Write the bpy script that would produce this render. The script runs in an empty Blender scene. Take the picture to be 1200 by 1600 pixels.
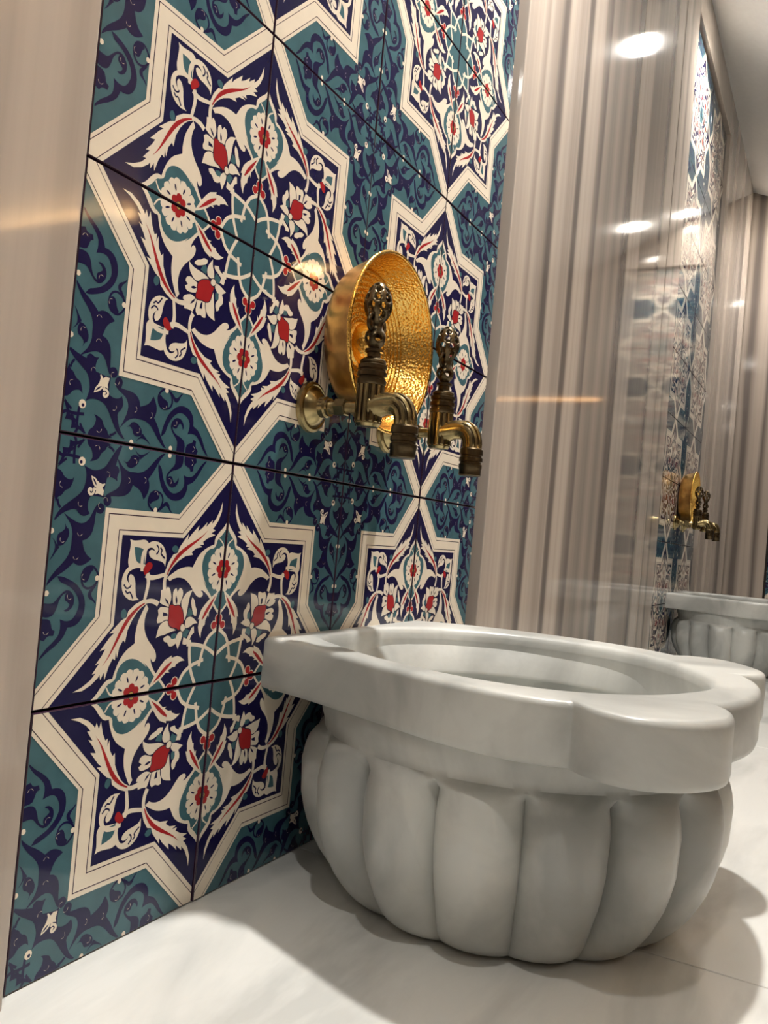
import bpy, bmesh, math, random
from mathutils import Vector, Matrix
from mathutils.geometry import tessellate_polygon

random.seed(4)
T = 0.2                                   # one wall tile is 20 cm; every plan number below is in tiles
def W(x, y, z):                           # plan units (tiles, wall face at y = 0, floor at z = -1) to metres
    return Vector((x * T, y * T, (z + 1) * T))

# ------------------------------------------------------------------ camera
scene = bpy.context.scene
cam_data = bpy.data.cameras.new('camera')
cam = bpy.data.objects.new('camera', cam_data)
scene.collection.objects.link(cam)
fw = Vector((0.88356983, 0.46769448, 0.02379545))
rt = Vector((0.46403247, -0.88123183, 0.09002408))
up = Vector((-0.06307307, 0.0685007, 0.99565528))
m = Matrix.Identity(4)
for r in range(3):
    m[r][0], m[r][1], m[r][2] = rt[r], up[r], -fw[r]
m.translation = W(-3.16248714, -2.47781184, 0.746091242)
cam.matrix_world = m
cam_data.sensor_fit = 'VERTICAL'
cam_data.sensor_height = 36.0
cam_data.lens = 1349.6346 / 1600 * 36.0
cam_data.clip_start = 0.01
scene.camera = cam

# ------------------------------------------------------------------ world, exposure
world = bpy.data.worlds.new('world'); scene.world = world
world.use_nodes = True
world.node_tree.nodes['Background'].inputs[0].default_value = (0.9, 0.85, 0.78, 1)
world.node_tree.nodes['Background'].inputs[1].default_value = 0.05
scene.view_settings.view_transform = 'Standard'
scene.view_settings.look = 'None'
scene.view_settings.gamma = 1.0
scene.view_settings.exposure = 1.2
scene.view_settings.use_curve_mapping = False

LAMP_W = 26.0                             # watts of one ceiling downlight
LAMP_COL = (1.0, 0.955, 0.90)
COVE = 36.0                               # strength of the warm light strips

# ------------------------------------------------------------------ ornament outlines of the tile: (u, v) from the star's centre
S = {
 'leaf': [(0.046,0.823),(0.046,0.777),(0.064,0.735),(0.088,0.704),(0.099,0.696),(0.078,0.69),(0.106,0.675),(0.076,0.668),(0.127,0.652),(0.157,0.635),(0.15,0.622),(0.182,0.621),(0.158,0.612),(0.2,0.605),(0.227,0.587),(0.216,0.576),(0.265,0.569),(0.305,0.549),(0.336,0.525),(0.354,0.504),(0.368,0.478),(0.377,0.461),(0.382,0.467),(0.386,0.497),(0.369,0.539),(0.343,0.575),(0.318,0.582),(0.306,0.609),(0.257,0.666),(0.26,0.639),(0.242,0.662),(0.192,0.707),(0.198,0.679),(0.172,0.695),(0.139,0.724),(0.146,0.702),(0.105,0.735),(0.107,0.717),(0.082,0.742),(0.06,0.781)],
 'leaf_vein': [(0.129,0.689),(0.159,0.66),(0.2,0.632),(0.248,0.603),(0.294,0.573),(0.331,0.539),(0.355,0.511),(0.369,0.485),(0.374,0.487),(0.363,0.515),(0.343,0.549),(0.316,0.58),(0.27,0.61),(0.216,0.636),(0.167,0.66)],
 'arab': [(0.002,0.731),(0.02,0.706),(0.053,0.68),(0.076,0.653),(0.076,0.626),(0.103,0.618),(0.146,0.599),(0.18,0.571),(0.201,0.536),(0.21,0.521),(0.244,0.524),(0.293,0.516),(0.332,0.497),(0.359,0.481),(0.367,0.474),(0.348,0.461),(0.33,0.471),(0.297,0.478),(0.255,0.471),(0.217,0.446),(0.187,0.412),(0.163,0.392),(0.139,0.386),(0.124,0.393),(0.123,0.407),(0.14,0.418),(0.127,0.418),(0.104,0.406),(0.077,0.385),(0.046,0.347),(0.008,0.309)],
 'med': [(0.001,0.702),(0.024,0.673),(0.056,0.649),(0.061,0.629),(0.074,0.608),(0.105,0.605),(0.133,0.584),(0.147,0.551),(0.147,0.517),(0.132,0.477),(0.103,0.437),(0.126,0.459),(0.099,0.423),(0.065,0.393),(0.036,0.354),(0.009,0.326)],
 'sleaf': [(0.011,0.419),(0.064,0.386),(0.103,0.354),(0.125,0.331),(0.141,0.289),(0.131,0.291),(0.136,0.255),(0.129,0.231),(0.112,0.204),(0.111,0.23),(0.1,0.258),(0.09,0.262),(0.089,0.282),(0.076,0.307),(0.069,0.295),(0.069,0.319),(0.05,0.342),(0.029,0.38)],
 'sleaf_vein': [(0.031,0.395),(0.067,0.362),(0.099,0.325),(0.116,0.288),(0.108,0.287),(0.083,0.315),(0.055,0.352)],
 'trefoil_c': [(0.006,0.287),(0.026,0.258),(-0.021,0.256)],
 'sprig': [(0.045,0.654),(0.018,0.635),(0.01,0.617)],
 'starL1': [(0.012,0.235),(0.052,0.208),(0.078,0.171),(0.088,0.148),(0.095,0.12),(0.105,0.077)],
 'starL2': [(0.2,0.182),(0.143,0.177),(0.083,0.164),(0.043,0.147),(0.008,0.127)],
 't_red': [(0.357,0.335),(0.337,0.336),(0.32,0.333),(0.3,0.335),(0.276,0.329),(0.264,0.313),(0.259,0.281),(0.249,0.262),(0.261,0.249),(0.283,0.236),(0.311,0.242),(0.339,0.253),(0.354,0.272),(0.356,0.285),(0.352,0.299),(0.361,0.317)],
 't_a': [(0.357,0.337),(0.388,0.327),(0.414,0.335),(0.435,0.347),(0.437,0.36),(0.419,0.366),(0.428,0.382),(0.423,0.397),(0.397,0.394),(0.372,0.398),(0.363,0.38),(0.356,0.357),(0.351,0.339)],
 't_b': [(0.348,0.341),(0.351,0.366),(0.354,0.389),(0.34,0.404),(0.319,0.397),(0.3,0.406),(0.285,0.401),(0.286,0.378),(0.297,0.355),(0.297,0.337),(0.32,0.333)],
 't_c': [(0.294,0.337),(0.291,0.36),(0.28,0.38),(0.264,0.391),(0.223,0.4),(0.231,0.376),(0.232,0.353),(0.239,0.33),(0.245,0.303),(0.249,0.28),(0.264,0.313)],
 't_d': [(0.36,0.313),(0.393,0.321),(0.422,0.32),(0.432,0.303),(0.415,0.293),(0.432,0.281),(0.427,0.263),(0.403,0.255),(0.379,0.264),(0.354,0.272)],
 't_e': [(0.346,0.258),(0.373,0.264),(0.396,0.248),(0.413,0.231),(0.423,0.194),(0.397,0.21),(0.36,0.216),(0.314,0.22),(0.283,0.234)],
 't_f': [(0.389,0.194),(0.37,0.199),(0.343,0.19),(0.308,0.174),(0.305,0.156),(0.331,0.153),(0.346,0.166),(0.366,0.172),(0.38,0.18)],
 't_g': [(0.268,0.226),(0.295,0.223),(0.305,0.201),(0.298,0.173),(0.273,0.142),(0.271,0.171),(0.257,0.193),(0.254,0.221)],
 't_h': [(0.245,0.252),(0.227,0.274),(0.2,0.278),(0.165,0.257),(0.188,0.247),(0.215,0.237),(0.242,0.236)],
 't_i': [(0.226,0.316),(0.229,0.335),(0.218,0.355),(0.203,0.348),(0.2,0.329),(0.18,0.314),(0.181,0.291),(0.192,0.273),(0.214,0.278),(0.21,0.301)],
 't_j': [(0.214,0.227),(0.186,0.23),(0.18,0.211),(0.187,0.188),(0.22,0.177),(0.231,0.159),(0.259,0.164),(0.255,0.179),(0.229,0.191),(0.207,0.204)],
 'tt_1': [(0.232,0.307),(0.214,0.306),(0.204,0.282),(0.227,0.27),(0.238,0.28)],
 'tt_2': [(0.242,0.234),(0.214,0.232),(0.211,0.209),(0.243,0.192),(0.253,0.216)],
 'tt_3': [(0.345,0.209),(0.307,0.217),(0.304,0.192),(0.315,0.179),(0.336,0.19)],
 'ts_1': [(0.391,0.37),(0.37,0.358),(0.36,0.339),(0.379,0.349)],
 'ts_2': [(0.33,0.372),(0.312,0.37),(0.314,0.341),(0.324,0.344)],
 'ts_3': [(0.4,0.301),(0.378,0.302),(0.359,0.292),(0.379,0.287)],
 't_oval': [(0.26,0.255),(0.244,0.248),(0.24,0.236),(0.248,0.224),(0.261,0.223),(0.272,0.232),(0.273,0.247)],
 'stem1': [(0.365,0.405),(0.376,0.429),(0.38,0.456),(0.377,0.479),(0.367,0.501)],
 'stem2': [(0.495,0.487),(0.464,0.477),(0.432,0.479),(0.379,0.49)],
 'pal_c': [(0.632,0.604),(0.61,0.597),(0.57,0.601),(0.543,0.604),(0.521,0.597),(0.531,0.564),(0.528,0.508),(0.588,0.503),(0.621,0.499),(0.633,0.518),(0.628,0.554),(0.626,0.585)],
 'pal_t': [(0.601,0.575),(0.566,0.568),(0.539,0.555),(0.531,0.519),(0.533,0.508),(0.558,0.512),(0.589,0.512),(0.599,0.541)],
 'curl': [(0.529,0.503),(0.535,0.551),(0.528,0.587),(0.506,0.615),(0.472,0.629),(0.432,0.624),(0.402,0.604),(0.383,0.567),(0.387,0.522),(0.397,0.539),(0.428,0.548),(0.462,0.552),(0.486,0.565),(0.492,0.583),(0.48,0.593),(0.46,0.589),(0.449,0.58),(0.465,0.598),(0.482,0.602),(0.5,0.595),(0.513,0.569),(0.518,0.542),(0.513,0.503)],
 'curl_l1': [(0.45,0.614),(0.435,0.598),(0.439,0.58),(0.448,0.575)],
 'curl_l2': [(0.426,0.603),(0.415,0.59),(0.418,0.576),(0.392,0.557)],
 'knot': [(0.537,0.467),(0.543,0.487),(0.526,0.508),(0.505,0.514),(0.487,0.503),(0.492,0.492),(0.515,0.467),(0.526,0.461)],
 'dot_t': [(0.335,0.615),(0.317,0.609),(0.311,0.595),(0.323,0.582),(0.343,0.584),(0.354,0.598),(0.348,0.61)],
 'n1': [(0.898,0.875),(0.881,0.863),(0.855,0.858),(0.827,0.861),(0.802,0.871),(0.783,0.891),(0.764,0.919),(0.744,0.947),(0.724,0.97),(0.695,0.988),(0.685,0.986),(0.713,0.957),(0.728,0.923),(0.735,0.893),(0.718,0.878),(0.709,0.859),(0.711,0.841),(0.72,0.824),(0.733,0.835),(0.755,0.839),(0.775,0.835),(0.787,0.827),(0.789,0.803),(0.785,0.756),(0.796,0.764),(0.825,0.762),(0.862,0.756),(0.867,0.741),(0.863,0.719),(0.853,0.701),(0.872,0.705),(0.895,0.694),(0.911,0.705),(0.913,0.717),(0.952,0.708),(0.992,0.693),(0.995,0.703),(0.968,0.728),(0.933,0.75),(0.901,0.771),(0.889,0.797),(0.883,0.825),(0.89,0.852)],
 'n2': [(0.718,0.95),(0.695,0.927),(0.675,0.909),(0.643,0.897),(0.624,0.898),(0.587,0.898),(0.555,0.91),(0.528,0.934),(0.509,0.955),(0.49,0.972),(0.464,0.991),(0.448,0.993),(0.466,0.974),(0.483,0.952),(0.502,0.919),(0.522,0.892),(0.534,0.879),(0.524,0.859),(0.524,0.835),(0.535,0.811),(0.549,0.793),(0.555,0.803),(0.564,0.819),(0.582,0.834),(0.612,0.845),(0.617,0.847),(0.624,0.823),(0.647,0.803),(0.678,0.796),(0.709,0.795),(0.728,0.793),(0.723,0.782),(0.722,0.765),(0.738,0.752),(0.755,0.756),(0.764,0.771),(0.761,0.785),(0.748,0.8),(0.719,0.814),(0.694,0.828),(0.681,0.853),(0.684,0.881),(0.7,0.918)],
 'n3': [(0.681,0.937),(0.66,0.932),(0.646,0.947),(0.64,0.963),(0.616,0.969),(0.594,0.959),(0.596,0.938),(0.614,0.921),(0.637,0.911),(0.658,0.916),(0.663,0.928)],
 'n3b': [(0.624,0.989),(0.605,0.973),(0.584,0.971),(0.56,0.98),(0.54,0.992),(0.551,0.98),(0.571,0.966),(0.59,0.951),(0.597,0.962),(0.614,0.975)],
 'n4': [(0.484,0.948),(0.462,0.932),(0.455,0.909),(0.442,0.879),(0.42,0.853),(0.395,0.836),(0.371,0.832),(0.34,0.843),(0.319,0.862),(0.316,0.888),(0.325,0.916),(0.302,0.91),(0.269,0.913),(0.243,0.937),(0.222,0.965),(0.191,0.992),(0.181,0.991),(0.207,0.96),(0.227,0.926),(0.256,0.893),(0.279,0.882),(0.293,0.877),(0.294,0.854),(0.305,0.828),(0.331,0.808),(0.367,0.801),(0.4,0.808),(0.43,0.827),(0.456,0.856),(0.472,0.891),(0.483,0.924)],
 'n5': [(0.387,1.007),(0.383,0.966),(0.388,0.95),(0.412,0.929),(0.432,0.905),(0.431,0.883),(0.417,0.866),(0.398,0.856),(0.371,0.86),(0.355,0.878),(0.352,0.894),(0.357,0.903),(0.363,0.886),(0.378,0.877),(0.389,0.89),(0.395,0.902),(0.409,0.904),(0.422,0.898),(0.417,0.912),(0.398,0.927),(0.367,0.935),(0.341,0.949),(0.333,0.975),(0.34,1.009)],
 'n6': [(0.331,1.007),(0.327,0.963),(0.309,0.954),(0.289,0.948),(0.284,0.934),(0.266,0.939),(0.267,0.964),(0.249,0.979),(0.258,1.007)],
 'n7': [(0.521,0.789),(0.52,0.811),(0.501,0.83),(0.475,0.836),(0.46,0.822),(0.46,0.806),(0.474,0.796),(0.495,0.791),(0.509,0.778)],
 'n7r': [(0.486,0.834),(0.452,0.825),(0.437,0.799),(0.448,0.767),(0.475,0.75),(0.502,0.76),(0.521,0.786),(0.512,0.82)],
 'n8': [(0.444,0.77),(0.429,0.79),(0.412,0.796),(0.397,0.786),(0.39,0.768),(0.374,0.75),(0.388,0.755),(0.404,0.773),(0.419,0.778),(0.431,0.768),(0.451,0.754)],
 'n9': [(0.874,1.0),(0.867,0.976),(0.847,0.962),(0.839,0.941),(0.839,0.927),(0.85,0.915),(0.827,0.92),(0.806,0.931),(0.798,0.952),(0.777,0.966),(0.772,0.981),(0.75,0.989),(0.789,1.001),(0.834,1.003)],
 'n10': [(0.933,0.998),(0.924,0.982),(0.927,0.955),(0.926,0.928),(0.923,0.898)],
 'n10b': [(0.913,0.959),(0.904,0.972),(0.887,0.993)],
 'n11': [(0.984,0.953),(0.958,0.952),(0.932,0.96),(0.934,0.946),(0.963,0.936),(0.968,0.917),(0.982,0.894),(0.993,0.879),(0.993,0.893),(0.981,0.918),(0.979,0.937)],
 'n12': [(0.764,0.982),(0.748,0.977),(0.733,0.966)],
 'cres': [(0.82,0.967),(0.756,0.873),(0.647,0.862),(0.754,0.774),(0.62,0.94),(0.558,0.871),(0.482,0.82),(0.41,0.88),(0.285,0.974)],
 'fleur_d': [(0.863,0.835),(0.843,0.829),(0.823,0.815),(0.819,0.802),(0.83,0.798),(0.845,0.802),(0.857,0.814)],
 'fleur_h': [(0.857,0.828),(0.84,0.819),(0.827,0.805),(0.838,0.808),(0.85,0.817)],
 'fleur_t': [(0.83,0.803),(0.816,0.803),(0.794,0.809),(0.798,0.794),(0.791,0.768),(0.811,0.766),(0.823,0.775),(0.834,0.763),(0.84,0.764),(0.836,0.776),(0.84,0.793)],
 'fleur_r': [(0.819,0.816),(0.806,0.814),(0.795,0.821),(0.793,0.832),(0.804,0.841),(0.813,0.837),(0.812,0.829),(0.805,0.83)],
 'wdot': [(0.911,0.887)],
 'edot': [(0.648,0.994),(0.422,0.989),(0.476,0.756)],
 'flower': [(-0.0,0.515)],
}

# ------------------------------------------------------------------ helpers
COL = scene.collection
def link(name, me, mats, parent=None, loc=None):
    o = bpy.data.objects.new(name, me)
    COL.objects.link(o)
    if me is not None and mats is not None and len(me.materials) == 0:
        for mt in (mats if isinstance(mats, (list, tuple)) else [mats]): me.materials.append(mt)
    if parent: o.parent = parent
    if loc is not None: o.location = loc
    return o
def tag(o, label=None, cat=None, group=None, kind=None):
    if label: o['label'] = label
    if cat: o['category'] = cat
    if group: o['group'] = group
    if kind: o['kind'] = kind
    return o
def empty(name, loc):
    o = bpy.data.objects.new(name, None); o.empty_display_size = .05
    COL.objects.link(o); o.location = loc
    return o
def copy_tree(o, parent=None):
    c = o.copy(); COL.objects.link(c); c.parent = parent
    if parent: c.matrix_parent_inverse = o.matrix_parent_inverse.copy()
    for ch in list(o.children): copy_tree(ch, c)
    return c
def mesh(name, verts, faces, smooth=False):
    me = bpy.data.meshes.new(name)
    me.from_pydata([tuple(v) for v in verts], [], faces)
    me.validate(); me.update()
    if smooth:
        for p in me.polygons: p.use_smooth = True
    return me
def box_mesh(name, lo, hi, bevel=0.0, segs=2):
    bm = bmesh.new()
    v = [bm.verts.new((x, y, z)) for z in (lo[2], hi[2]) for y in (lo[1], hi[1]) for x in (lo[0], hi[0])]
    for f in ((0, 2, 3, 1), (4, 5, 7, 6), (0, 1, 5, 4), (2, 6, 7, 3), (0, 4, 6, 2), (1, 3, 7, 5)):
        bm.faces.new([v[i] for i in f])
    if bevel: bmesh.ops.bevel(bm, geom=bm.edges[:] , offset=bevel, segments=segs, profile=.5, affect='EDGES')
    bmesh.ops.recalc_face_normals(bm, faces=bm.faces[:])
    me = bpy.data.meshes.new(name); bm.to_mesh(me); bm.free()
    return me
def grid_mesh(name, rows, closed=True, cap0=False, cap1=False, smooth=True, skip=None):
    """rows of equally many points -> quads"""
    n = len(rows[0]); verts = [p for r in rows for p in r]; faces = []
    for i in range(len(rows) - 1):
        for j in range(n if closed else n - 1):
            if skip and skip(i, j): continue
            k = (j + 1) % n
            faces.append((i * n + j, i * n + k, (i + 1) * n + k, (i + 1) * n + j))
    if cap0: faces.append(tuple(range(n - 1, -1, -1)))
    if cap1: faces.append(tuple(range((len(rows) - 1) * n, len(rows) * n)))
    me = mesh(name, verts, faces, smooth)
    bm = bmesh.new(); bm.from_mesh(me); bmesh.ops.recalc_face_normals(bm, faces=bm.faces[:]); bm.to_mesh(me); bm.free()
    return me
def sharpen(me, deg=35):
    bm = bmesh.new(); bm.from_mesh(me)
    for e in bm.edges:
        if len(e.link_faces) == 2 and e.calc_face_angle(0) > math.radians(deg): e.smooth = False
    bm.to_mesh(me); bm.free()
    return me
def lathe(name, prof, axis='Z', origin=(0, 0, 0), segs=40, wobble=None, cap=True, sharp=35):
    """prof: list of (radius, height along the axis)"""
    rows = []
    for r, h in prof:
        row = []
        for k in range(segs):
            a = 2 * math.pi * k / segs
            rr = r * (wobble(a, h) if wobble else 1)
            x, y = rr * math.cos(a), rr * math.sin(a)
            p = (x, y, h) if axis == 'Z' else (x, -h, y)          # axis 'Y' runs out of the wall
            row.append((p[0] + origin[0], p[1] + origin[1], p[2] + origin[2]))
        rows.append(row)
    return sharpen(grid_mesh(name, rows, True, cap, cap), sharp)

# ------------------------------------------------------------------ materials
def new_mat(name):
    mt = bpy.data.materials.new(name); mt.use_nodes = True
    nt = mt.node_tree
    return mt, nt, nt.nodes['Principled BSDF']
def N(nt, typ, **kw):
    n = nt.nodes.new(typ)
    for k, v in kw.items(): setattr(n, k, v)
    return n
def ramp(nt, stops, interp='LINEAR'):
    n = nt.nodes.new('ShaderNodeValToRGB'); cr = n.color_ramp; cr.interpolation = interp
    while len(cr.elements) > 1: cr.elements.remove(cr.elements[-1])
    cr.elements[0].position = stops[0][0]; cr.elements[0].color = (*stops[0][1], 1)
    for p, c in stops[1:]:
        e = cr.elements.new(p); e.color = (*c, 1)
    return n
def plain(name, col, rough=.4, metal=0.0, spec=.5, coat=0.0, bump=0.0, bscale=200.0, vary=0.0):
    mt, nt, b = new_mat(name)
    b.inputs['Roughness'].default_value = rough; b.inputs['Metallic'].default_value = metal
    b.inputs['Specular IOR Level'].default_value = spec; b.inputs['Coat Weight'].default_value = coat
    b.inputs['Coat Roughness'].default_value = .04
    tc = N(nt, 'ShaderNodeTexCoord')
    nz = N(nt, 'ShaderNodeTexNoise'); nz.inputs['Scale'].default_value = bscale; nz.inputs['Detail'].default_value = 3
    nt.links.new(tc.outputs['Object'], nz.inputs['Vector'])
    cr = ramp(nt, [(.3, tuple(c * (1 - vary) for c in col)), (.7, tuple(min(1, c * (1 + vary)) for c in col))])
    nt.links.new(nz.outputs[0], cr.inputs[0]); nt.links.new(cr.outputs[0], b.inputs['Base Color'])
    if bump:
        bp = N(nt, 'ShaderNodeBump'); bp.inputs['Strength'].default_value = bump; bp.inputs['Distance'].default_value = .001
        nt.links.new(nz.outputs[0], bp.inputs['Height']); nt.links.new(bp.outputs[0], b.inputs['Normal'])
    return mt
def emitter(name, col, s):
    mt, nt, b = new_mat(name)
    b.inputs['Base Color'].default_value = (*col, 1)
    b.inputs['Emission Color'].default_value = (*col, 1); b.inputs['Emission Strength'].default_value = s
    return mt
def striped(name, stops, axis, lo, hi, rough=.07):
    """polished marble with vertical veins laid out along one wall axis (tile units)"""
    mt, nt, b = new_mat(name)
    g = N(nt, 'ShaderNodeNewGeometry'); sp = N(nt, 'ShaderNodeSeparateXYZ')
    nt.links.new(g.outputs['Position'], sp.inputs[0])
    # slow wander of the veins with height, fine lines between them
    cx = N(nt, 'ShaderNodeCombineXYZ')
    mul = N(nt, 'ShaderNodeMath', operation='MULTIPLY'); mul.inputs[1].default_value = .12
    nt.links.new(sp.outputs['Z'], mul.inputs[0])
    nt.links.new(sp.outputs[axis], cx.inputs[0]); nt.links.new(mul.outputs[0], cx.inputs[2])
    w = N(nt, 'ShaderNodeTexNoise'); w.inputs['Scale'].default_value = 9; w.inputs['Detail'].default_value = 2
    nt.links.new(cx.outputs[0], w.inputs['Vector'])
    mad = N(nt, 'ShaderNodeMath', operation='MULTIPLY_ADD'); mad.inputs[1].default_value = .035
    nt.links.new(w.outputs[0], mad.inputs[0]); nt.links.new(sp.outputs[axis], mad.inputs[2])
    mr = N(nt, 'ShaderNodeMapRange'); mr.inputs['From Min'].default_value = lo * T + .0175; mr.inputs['From Max'].default_value = hi * T + .0175
    nt.links.new(mad.outputs[0], mr.inputs['Value'])
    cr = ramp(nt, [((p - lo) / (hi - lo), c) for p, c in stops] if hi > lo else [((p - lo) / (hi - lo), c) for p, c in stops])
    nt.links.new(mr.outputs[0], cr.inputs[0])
    fine = N(nt, 'ShaderNodeTexNoise'); fine.inputs['Scale'].default_value = 55; fine.inputs['Detail'].default_value = 4
    m2 = N(nt, 'ShaderNodeMath', operation='MULTIPLY'); m2.inputs[1].default_value = .008
    cx2 = N(nt, 'ShaderNodeCombineXYZ')
    nt.links.new(sp.outputs['Z'], m2.inputs[0]); nt.links.new(sp.outputs[axis], cx2.inputs[0]); nt.links.new(m2.outputs[0], cx2.inputs[2])
    nt.links.new(cx2.outputs[0], fine.inputs['Vector'])
    fr = ramp(nt, [(.3, (.88, .875, .87)), (.65, (1.04, 1.035, 1.03))])
    nt.links.new(fine.outputs[0], fr.inputs[0])
    mx = N(nt, 'ShaderNodeMix', data_type='RGBA', blend_type='MULTIPLY'); mx.inputs[0].default_value = 1
    nt.links.new(cr.outputs[0], mx.inputs[6]); nt.links.new(fr.outputs[0], mx.inputs[7])
    nt.links.new(mx.outputs[2], b.inputs['Base Color'])
    b.inputs['Roughness'].default_value = rough
    b.inputs['Specular IOR Level'].default_value = .6
    return mt
def marble(name, base, vein, rough=.2, scale=6.0, amount=.5, direction=None, bump=0.0, spec=.5, sub=0.0):
    mt, nt, b = new_mat(name)
    tc = N(nt, 'ShaderNodeTexCoord'); mp = N(nt, 'ShaderNodeMapping')
    nt.links.new(tc.outputs['Object'], mp.inputs['Vector'])
    if direction: mp.inputs['Scale'].default_value = direction
    n1 = N(nt, 'ShaderNodeTexNoise'); n1.inputs['Scale'].default_value = scale; n1.inputs['Detail'].default_value = 6; n1.inputs['Distortion'].default_value = .8
    n2 = N(nt, 'ShaderNodeTexNoise'); n2.inputs['Scale'].default_value = scale * 2.3; n2.inputs['Detail'].default_value = 8; n2.inputs['Distortion'].default_value = 1.6
    for n in (n1, n2): nt.links.new(mp.outputs[0], n.inputs['Vector'])
    c1 = ramp(nt, [(.38, vein), (.56, base)])
    c2 = ramp(nt, [(.46, (1, 1, 1)), (.5, (.78, .78, .78)), (.54, (1, 1, 1))])
    nt.links.new(n1.outputs[0], c1.inputs[0]); nt.links.new(n2.outputs[0], c2.inputs[0])
    mx = N(nt, 'ShaderNodeMix', data_type='RGBA', blend_type='MULTIPLY'); mx.inputs[0].default_value = amount
    nt.links.new(c1.outputs[0], mx.inputs[6]); nt.links.new(c2.outputs[0], mx.inputs[7])
    nt.links.new(mx.outputs[2], b.inputs['Base Color'])
    b.inputs['Roughness'].default_value = rough; b.inputs['Specular IOR Level'].default_value = spec
    if sub:
        b.inputs['Subsurface Weight'].default_value = sub; b.inputs['Subsurface Radius'].default_value = (.008, .006, .004)
        b.inputs['Subsurface Scale'].default_value = 1.0
    if bump:
        n3 = N(nt, 'ShaderNodeTexNoise'); n3.inputs['Scale'].default_value = 28; n3.inputs['Detail'].default_value = 3
        nt.links.new(tc.outputs['Object'], n3.inputs['Vector'])
        bp = N(nt, 'ShaderNodeBump'); bp.inputs['Strength'].default_value = bump; bp.inputs['Distance'].default_value = .004
        nt.links.new(n3.outputs[0], bp.inputs['Height']); nt.links.new(bp.outputs[0], b.inputs['Normal'])
    return mt
def glaze(name, col, vary=.06):
    mt = plain(name, col, rough=.07, spec=.45, coat=0.0, bump=.05, bscale=45, vary=vary)
    return mt
G_TEAL = glaze('glaze_teal', (.060, .148, .178), .12)
G_NAVY = glaze('glaze_navy', (.011, .009, .060), .1)
G_CREAM = glaze('glaze_cream', (.90, .80, .655), .03)
G_RED = glaze('glaze_red', (.42, .022, .026), .1)
G_LINE = glaze('glaze_dark_line', (.05, .022, .045), .0)
G_GOLD = glaze('glaze_ochre', (.55, .36, .10), .0)
GLAZES = [G_TEAL, G_NAVY, G_CREAM, G_RED, G_LINE, G_GOLD]
TEAL, NAVY, CREAM, RED, LINE, GOLD = range(6)
GROUT = plain('dark_grout', (.045, .038, .032), rough=.9, bscale=300, vary=.3)
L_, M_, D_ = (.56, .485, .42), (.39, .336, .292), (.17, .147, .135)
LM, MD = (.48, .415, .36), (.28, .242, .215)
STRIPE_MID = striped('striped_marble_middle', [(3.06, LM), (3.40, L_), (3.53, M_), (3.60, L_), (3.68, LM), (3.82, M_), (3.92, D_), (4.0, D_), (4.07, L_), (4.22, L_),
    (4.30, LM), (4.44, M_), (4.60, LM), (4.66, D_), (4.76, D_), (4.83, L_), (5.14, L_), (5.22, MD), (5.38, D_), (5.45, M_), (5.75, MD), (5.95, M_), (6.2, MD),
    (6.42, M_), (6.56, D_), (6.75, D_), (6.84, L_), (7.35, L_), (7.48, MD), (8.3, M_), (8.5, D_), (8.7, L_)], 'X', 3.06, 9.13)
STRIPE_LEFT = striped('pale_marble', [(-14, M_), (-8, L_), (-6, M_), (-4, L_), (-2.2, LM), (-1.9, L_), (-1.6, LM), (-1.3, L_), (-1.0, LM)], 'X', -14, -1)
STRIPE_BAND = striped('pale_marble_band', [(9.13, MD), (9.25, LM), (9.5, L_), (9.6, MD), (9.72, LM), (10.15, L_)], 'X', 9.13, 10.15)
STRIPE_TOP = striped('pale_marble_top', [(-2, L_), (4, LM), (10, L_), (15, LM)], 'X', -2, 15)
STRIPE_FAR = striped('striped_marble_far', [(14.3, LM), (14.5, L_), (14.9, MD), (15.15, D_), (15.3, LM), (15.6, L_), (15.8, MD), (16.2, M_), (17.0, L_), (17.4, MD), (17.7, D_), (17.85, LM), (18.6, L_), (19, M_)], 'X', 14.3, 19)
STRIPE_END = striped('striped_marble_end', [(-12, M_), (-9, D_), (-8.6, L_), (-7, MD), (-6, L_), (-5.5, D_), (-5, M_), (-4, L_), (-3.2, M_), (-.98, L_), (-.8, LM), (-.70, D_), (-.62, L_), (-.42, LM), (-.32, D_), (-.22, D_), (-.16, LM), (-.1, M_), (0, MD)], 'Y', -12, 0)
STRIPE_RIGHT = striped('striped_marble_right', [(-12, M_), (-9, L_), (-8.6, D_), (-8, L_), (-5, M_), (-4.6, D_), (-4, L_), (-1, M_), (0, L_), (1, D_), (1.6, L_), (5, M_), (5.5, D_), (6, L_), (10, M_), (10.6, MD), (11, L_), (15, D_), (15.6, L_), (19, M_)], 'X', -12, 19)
BASIN_M = marble('basin_marble', (.61, .62, .59), (.37, .38, .365), rough=.33, scale=5, amount=.10, bump=.16)
FLOOR_M = marble('floor_marble', (.78, .785, .755), (.60, .61, .59), rough=.14, scale=3, amount=.06, direction=(1, 3.2, 1))
PAINT = plain('ceiling_paint', (.82, .83, .83), rough=.35, spec=.3, bump=.05, bscale=60, vary=.02)

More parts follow.
